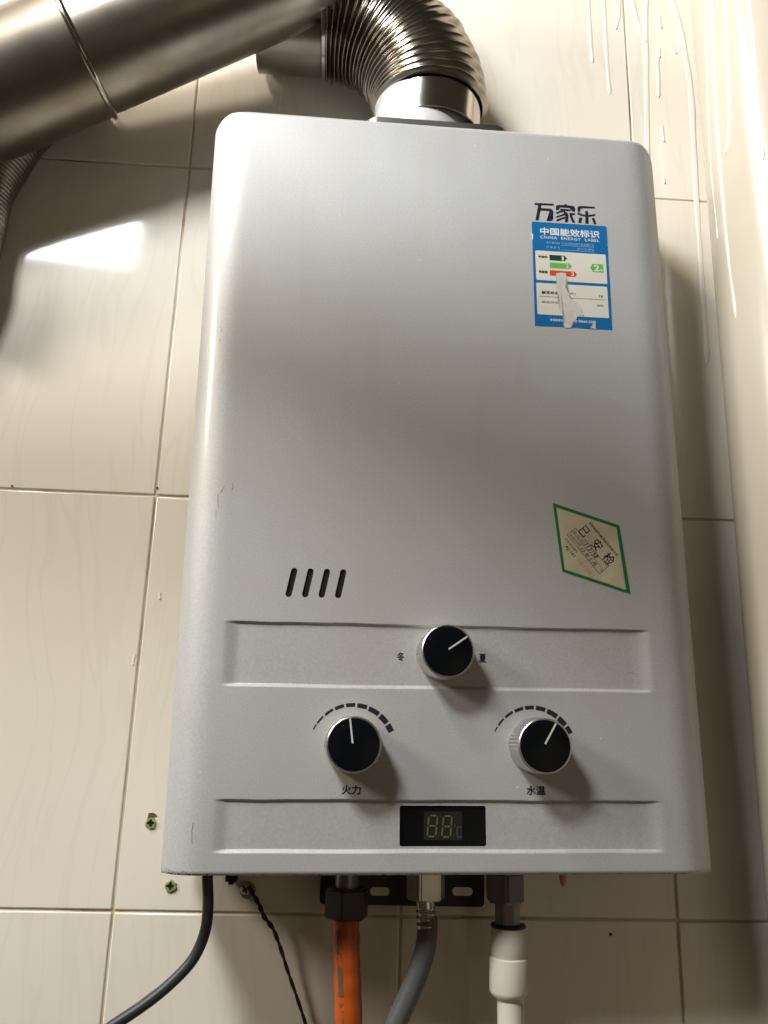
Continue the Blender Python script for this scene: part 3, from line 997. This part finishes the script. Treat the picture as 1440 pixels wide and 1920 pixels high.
# even spacing
def resample(path, step):
    out = [path[0]]
    for p in path[1:]:
        while (p - out[-1]).length >= step:
            out.append(out[-1] + (p - out[-1]).normalized() * step)
    return out
dp = resample(dp, 0.0005)
bm = bmesh.new()
add_tube(bm, dp, lambda i, a: 0.0195 + 0.0012 * math.cos(2 * PI * i / 7.5) + 0.0006 * math.sin(a * 3 + i * 0.05), 40, close=False)
from_bm('ribbed_tube', bm, FLEX, duct, 80)

# ------------------------------------------------------------------ fittings under the heater
def hexprism(bm, r, z0, z1, org, rot=0.0, n=6, bev=0.0006):
    a = [bm.verts.new((org[0] + r * math.cos(2 * PI * k / n + rot), org[1] + r * math.sin(2 * PI * k / n + rot), z0)) for k in range(n)]
    b = [bm.verts.new((v.co.x, v.co.y, z1)) for v in a]
    fs = [bm.faces.new(a[::-1]), bm.faces.new(b)]
    for k in range(n):
        fs.append(bm.faces.new((a[k], a[(k + 1) % n], b[(k + 1) % n], b[k])))
    if bev:
        bmesh.ops.bevel(bm, geom=list({e for f in fs for e in f.edges}), offset=bev, segments=2, affect='EDGES')

YF = -0.050
# power cable
p0 = at(390, 1600, YF)
cable = empty('power_cable', p0)
tag(cable, 'thick dark grey power cable hanging from the lower left of the heater', 'cable')
cp = [at(x, y, yy) - p0 for x, y, yy in ((389, 1600, YF), (389, 1650, YF), (390, 1700, YF), (384, 1748, YF), (362, 1798, YF), (322, 1842, -0.052), (270, 1884, -0.056), (205, 1928, -0.060), (120, 1990, -0.064))]
bm = bmesh.new()
add_tube(bm, smooth_path(cp, 10), 0.00355, 20)
from_bm('cable_sheath', bm, RUBBER, cable, 60)

# bracket on the wall with two slots
bm = bmesh.new()
bl = at(640, 1675, -0.006)
x0_, x1_ = at(600, 1670, -0.006).x, at(908, 1670, -0.006).x
z0_, z1_ = at(800, 1699, -0.006).z, at(800, 1600, -0.006).z
br = empty('mounting_bracket', (0, 0, 0))
tag(br, 'black metal mounting strip with long slots behind the hose connectors', 'bracket')
poly = rrect(x0_, x1_, z0_, z1_, 0.003)
add_prism_y(bm, poly, -0.006, -0.003)
from_bm('bracket_plate', bm, BLACKSAT, br, 40)
for xa, xb in ((694, 730), (848, 886)):
    a, b = at(xa, 1671, -0.006), at(xb, 1674, -0.006)
    bm = bmesh.new()
    add_prism_y(bm, rrect(a.x, b.x, a.z - 0.0028, a.z + 0.0028, 0.0026), -0.0062, -0.0055)
    from_bm('slot', bm, TILE, br)

# screw with washer, earth wire
sc = at(461, 1667, -0.006)
screw = empty('wall_screw', sc)
tag(screw, 'round cross-head screw with washer in the wall under the heater, wire tied to it', 'screw')
bm = bmesh.new()
add_lathe(bm, [(0.0052, 0.006), (0.0052, 0.0008), (0.0048, 0.0)], 28, (0.0012, 0, -0.0014), axis='Y')
from_bm('washer', bm, DARKNICKEL, screw, 35)
bm = bmesh.new()
add_lathe(bm, [(0.0038, 0.001), (0.0038, -0.0004), (0.0032, -0.0018), (0.0018, -0.0026), (0.0004, -0.0028)], 28, axis='Y')
from_bm('screw_head', bm, NICKEL, screw, 50)
bm = bmesh.new()
for a in (0.5, 0.5 + PI / 2):
    d = Vector((math.cos(a), math.sin(a))) * 0.0024
    n = Vector((-math.sin(a), math.cos(a))) * 0.00055
    add_prism_y(bm, [(d.x + n.x, d.y + n.y), (-d.x + n.x, -d.y + n.y), (-d.x - n.x, -d.y - n.y), (d.x - n.x, d.y - n.y)], -0.0030 - 0.00002 * a, -0.0018)
from_bm('cross_slot', bm, VOID, screw)

wire0 = at(470, 1668, -0.0105)
wire = empty('earth_wire', wire0)
tag(wire, 'thin black twisted earth wire running from the wall screw to the bottom edge', 'wire')
wp = smooth_path([at(x, y, yy) - wire0 for x, y, yy in ((466, 1662, -0.0095), (474, 1676, -0.0105), (486, 1697, -0.0105), (496, 1720, -0.009), (512, 1742, -0.008), (526, 1778, -0.007), (540, 1822, -0.006), (556, 1868, -0.005), (573, 1920, -0.004), (590, 1980, -0.004))], 26)
for ph in (0, PI):
    q = []
    for i, (p, (t, u, w)) in enumerate(zip(wp, frames(wp))):
        k = min(1.0, 1.5 * math.exp(-(i / 95.0) ** 2) + 0.42)
        a = i * 0.17 + ph
        q.append(p + (u * math.cos(a) + w * math.sin(a)) * 0.00085 * k)
    bm = bmesh.new(); add_tube(bm, q, 0.00088, 10)
    from_bm('wire_strand', bm, WIRE, wire, 60)
tip = empty('cable_clip', at(433, 1640, -0.012))
tag(tip, 'tiny dark cross-shaped stud just under the heater rim left of the screw', 'stud')
bm = bmesh.new()
c = at(433, 1651, -0.012) - tip.location
hw = 0.0036
add_prism_y(bm, [(c.x - hw, c.z + 0.006), (c.x + hw, c.z + 0.006), (c.x + hw, c.z - .0006), (c.x + .0018, c.z - .0006), (c.x + .0018, c.z - .0022), (c.x - .0014, c.z - .0022), (c.x - .0014, c.z - .0004), (c.x - hw, c.z - .0004)], -0.003, 0.012)
from_bm('stud_head', bm, VOID, tip)

# orange gas hose
g0 = at(650, 1690, YF)
gas = empty('gas_hose', g0)
tag(gas, 'orange rubber gas hose hanging from a dark hexagonal nut under the heater', 'hose')
bm = bmesh.new()
add_lathe(bm, [(0.0078, 0.006), (0.0078, 0.045)], 32)
from_bm('pipe_stub', bm, DARKNICKEL, gas, 40)
bm = bmesh.new(); hexprism(bm, 0.0148, -0.0098, 0.0085, (0, 0), 0.25, 6, 0.0012)
from_bm('hex_nut', bm, BLACKNUT, gas, 40)
bm = bmesh.new(); add_lathe(bm, [(0.0086, -0.0128), (0.0088, -0.0085)], 32)
from_bm('collar', bm, BLACKNUT, gas, 40)
gp = [at(x, y, yy) - g0 for x, y, yy in ((648, 1700, YF), (648, 1722, YF), (649, 1760, YF), (650, 1810, YF), (652, 1860, YF), (654, 1925, YF), (656, 2000, YF))]
gpp = smooth_path(gp, 8)
bm = bmesh.new(); add_tube(bm, gpp, lambda i, a: 0.00875 + 0.0002 * math.sin(i * .9) + 0.00012 * math.sin(2 * a + i * .4), 36)
from_bm('hose_tube', bm, ORANGE, gas, 60)
# faded print along the hose, bent round the tube
def hose_print(s, y0, y1, off, wmm, bold):
    cu = bpy.data.curves.new('print', 'FONT'); cu.body = s; cu.offset = bold
    o = bpy.data.objects.new('print', cu); COL.objects.link(o)
    me = bpy.data.meshes.new_from_object(o.evaluated_get(bpy.context.evaluated_depsgraph_get()))
    bpy.data.objects.remove(o)
    xs = [p.co.x for p in me.vertices]; ys = [p.co.y for p in me.vertices]
    A, B = at(650, y0, YF) - g0, at(650, y1, YF) - g0
    for p in me.vertices:
        t = (p.co.x - min(xs)) / (max(xs) - min(xs)); w = ((p.co.y - min(ys)) / (max(ys) - min(ys)) - .5) * wmm
        ctr = min(gpp, key=lambda q: abs(q.z - (A.z + (B.z - A.z) * t)))
        a = -(off + w) / 8.75
        p.co = Vector((ctr.x - math.sin(a) * -0.00905 * 1, ctr.y - math.cos(a) * 0.00905, A.z + (B.z - A.z) * t))
    me.name = 'hose_print'
    return link('hose_print', me, BROWNINK, gas)
hose_print('SS2FL', 1737, 1792, 4.9, 3.2, 0.015)
hose_print('▬▬▬▬', 1794, 1862, 4.6, 3.0, 0.0)
hose_print('P ▬▬', 1874, 1930, 4.4, 3.0, 0.0)

# steel-ended grey water hose
h0 = at(798, 1668, YF)
wh = empty('water_hose', h0)
tag(wh, 'grey braided water hose with a bright hex nut and crimped ferrule, curving to lower left', 'hose')
bm = bmesh.new(); hexprism(bm, 0.0132, -0.0058, 0.012, (0, 0), 0.16, 6, 0.0010)
from_bm('hex_nut', bm, NICKEL, wh, 40)
fz = lambda py: (at(798, py, YF) - h0).z
bm = bmesh.new()
prof = []
zt, zb = fz(1686), fz(1741)
for k in range(41):
    t = k / 40
    r = 0.0062 + 0.0003 * t
    for g in (0.36, 0.56, 0.80):
        r -= 0.0008 * math.exp(-((t - g) / 0.035) ** 2)
        r += 0.0004 * math.exp(-((t - g - 0.09) / 0.04) ** 2)
    prof.append((r, zt + (zb - zt) * t))
add_lathe(bm, [(0.004, zt)] + prof + [(0.004, zb)], 40)
for v in bm.verts: v.co.x += 0.0012 * (v.co.z - zt) / (zb - zt)
from_bm('ferrule', bm, CRIMP, wh, 50)
hp = [at(x, y, yy) - h0 for x, y, yy in ((801, 1720, YF), (801, 1745, YF), (797, 1780, -0.050), (784, 1822, -0.049), (766, 1866, -0.048), (744, 1915, -0.047), (712, 1985, -0.046))]
bm = bmesh.new(); add_tube(bm, smooth_path(hp, 10), 0.0067, 32)
from_bm('hose_tube', bm, BRAID, wh, 60)

# plastic water pipe
w0 = at(947, 1670, YF)
wpipe = empty('water_pipe', w0)
tag(wpipe, 'cream plastic water pipe with coupling and dull metal nut at lower right', 'pipe')
bm = bmesh.new(); hexprism(bm, 0.0136, -0.0068, 0.012, (0, 0), 0.42, 6, 0.0014)
from_bm('hex_nut', bm, DARKNICKEL, wpipe, 40)
fz = lambda py: (at(953, py, YF) - w0).z
cx = (at(953, 1760, YF) - w0).x
bm = bmesh.new(); hexprism(bm, 0.0084, fz(1737), -0.006, (cx - 0.0005, 0), 0.30, 8, 0.0004)
from_bm('adapter', bm, DARKNICKEL, wpipe, 40)
bm = bmesh.new(); add_lathe(bm, [(0.0110, fz(1739)), (0.0114, fz(1737)), (0.0114, fz(1733)), (0.0085, fz(1731))], 40, (cx, 0, 0))
from_bm('washer', bm, BLACKSAT, wpipe, 40)
bm = bmesh.new()
add_lathe(bm, [(0.0090, fz(1737)), (0.0113, fz(1738)), (0.0115, fz(1741)), (0.0117, fz(1788)), (0.0112, fz(1791)), (0.0112, fz(1793)), (0.0120, fz(1795)), (0.0123, fz(1799)), (0.0124, fz(1830)), (0.0124, fz(1856)), (0.0120, fz(1861)), (0.0098, fz(1869)), (0.0088, fz(1871))], 48, (cx, 0, 0))
from_bm('coupling', bm, PPR, wpipe, 30)
bm = bmesh.new()
add_lathe(bm, [(0.0087, fz(1866)), (0.0087, fz(2010))], 40, (cx + 0.0012, 0, 0))
from_bm('pipe_tube', bm, PPR, wpipe, 40)
bm = bmesh.new()
aa = math.radians(-52)
for a0, a1 in ((aa, aa + 0.09),):
    v = []
    for z in (fz(1876), fz(2010)):
        for a in (a0, a1):
            v.append(bm.verts.new((cx + 0.0012 + 0.00876 * math.cos(a), 0.00876 * math.sin(a), z)))
    bm.faces.new((v[0], v[1], v[3], v[2]))
from_bm('red_stripe', bm, REDLINE, wpipe)

# pink cap
pk = at(1056, 1640, -0.050)
bm = bmesh.new()
add_lathe(bm, [(0.0028, 0.006), (0.0027, -0.002), (0.0020, -0.0055), (0.0008, -0.0070)], 16)
o = from_bm('plastic_cap', bm, PINK, None, 50)
o.location = pk
tag(o, 'small pink plastic cap peeping out under the right part of the heater', 'cap')

# green wall plugs left in their drilled holes
def wall_plug(px, py, r, label, chip):
    c = at(px, py, 0.0)
    e = empty('wall_plug', c)
    tag(e, label, 'wall plug', 'green plugs left in the tile')
    bm = bmesh.new()
    n = 24
    rad = [r * random.uniform(0.88, 1.14) for _ in range(n)]
    ri = [r * (0.50 + 0.12 * math.cos(k * 2 * PI / n * 4)) for k in range(n)]
    def ring(rs, y, dx=0, dz=0): return [bm.verts.new((rs[k] * math.cos(2 * PI * k / n) + dx, y, rs[k] * math.sin(2 * PI * k / n) + dz)) for k in range(n)]
    A = ring(rad, 0.001); B = ring([x * .97 for x in rad], -0.0012); C2 = ring([x * 1.25 for x in ri], -0.0014); D2 = ring(ri, 0.0008)
    for a, b in ((A, B), (B, C2), (C2, D2)):
        for k in range(n): bm.faces.new((a[k], a[(k + 1) % n], b[(k + 1) % n], b[k]))
    from_bm('plug_collar', bm, PLUG, e, 35)
    bm = bmesh.new()
    add_prism_y(bm, [(x * 1.3 * math.cos(2 * PI * k / n), x * 1.3 * math.sin(2 * PI * k / n)) for k, x in enumerate(ri)], -0.0006, 0.001)
    from_bm('plug_hole', bm, VOID, e)
    if chip:
        bm = bmesh.new()
        add_prism_y(bm, [(-r * .75, r * .6), (-r * .55, r * 1.8), (r * .3, r * 1.85), (r * 1.0, r * 1.45), (r * .4, r * 1.2), (r * .45, r * .6)], -0.0006, 0.0005)
        from_bm('chipped_edge', bm, RUST, e)
wall_plug(283, 1543, 0.0037, 'upper green wall plug in the tile, brown chipped glaze above it', True)
wall_plug(320, 1661, 0.0038, 'lower green wall plug in the tile below the heater corner', False)

# ------------------------------------------------------------------ unseen rod, added to block the lamp and cast the heater's dark band
c0 = Vector((-0.42, -0.42, 0.400))
shade_rod = empty('shadow_rod', c0)
tag(shade_rod, 'unseen rod added just above the picture to cast the dark band on the heater', 'pipe')
bm = bmesh.new()
add_tube(bm, [Vector((0, 0, 0)), Vector((0.27, 0, -0.012)), Vector((0.385, 0, -0.050)), Vector((0.480, 0, -0.088))], 0.053, 32)
from_bm('pipe_wall', bm, STEEL, shade_rod, 40)
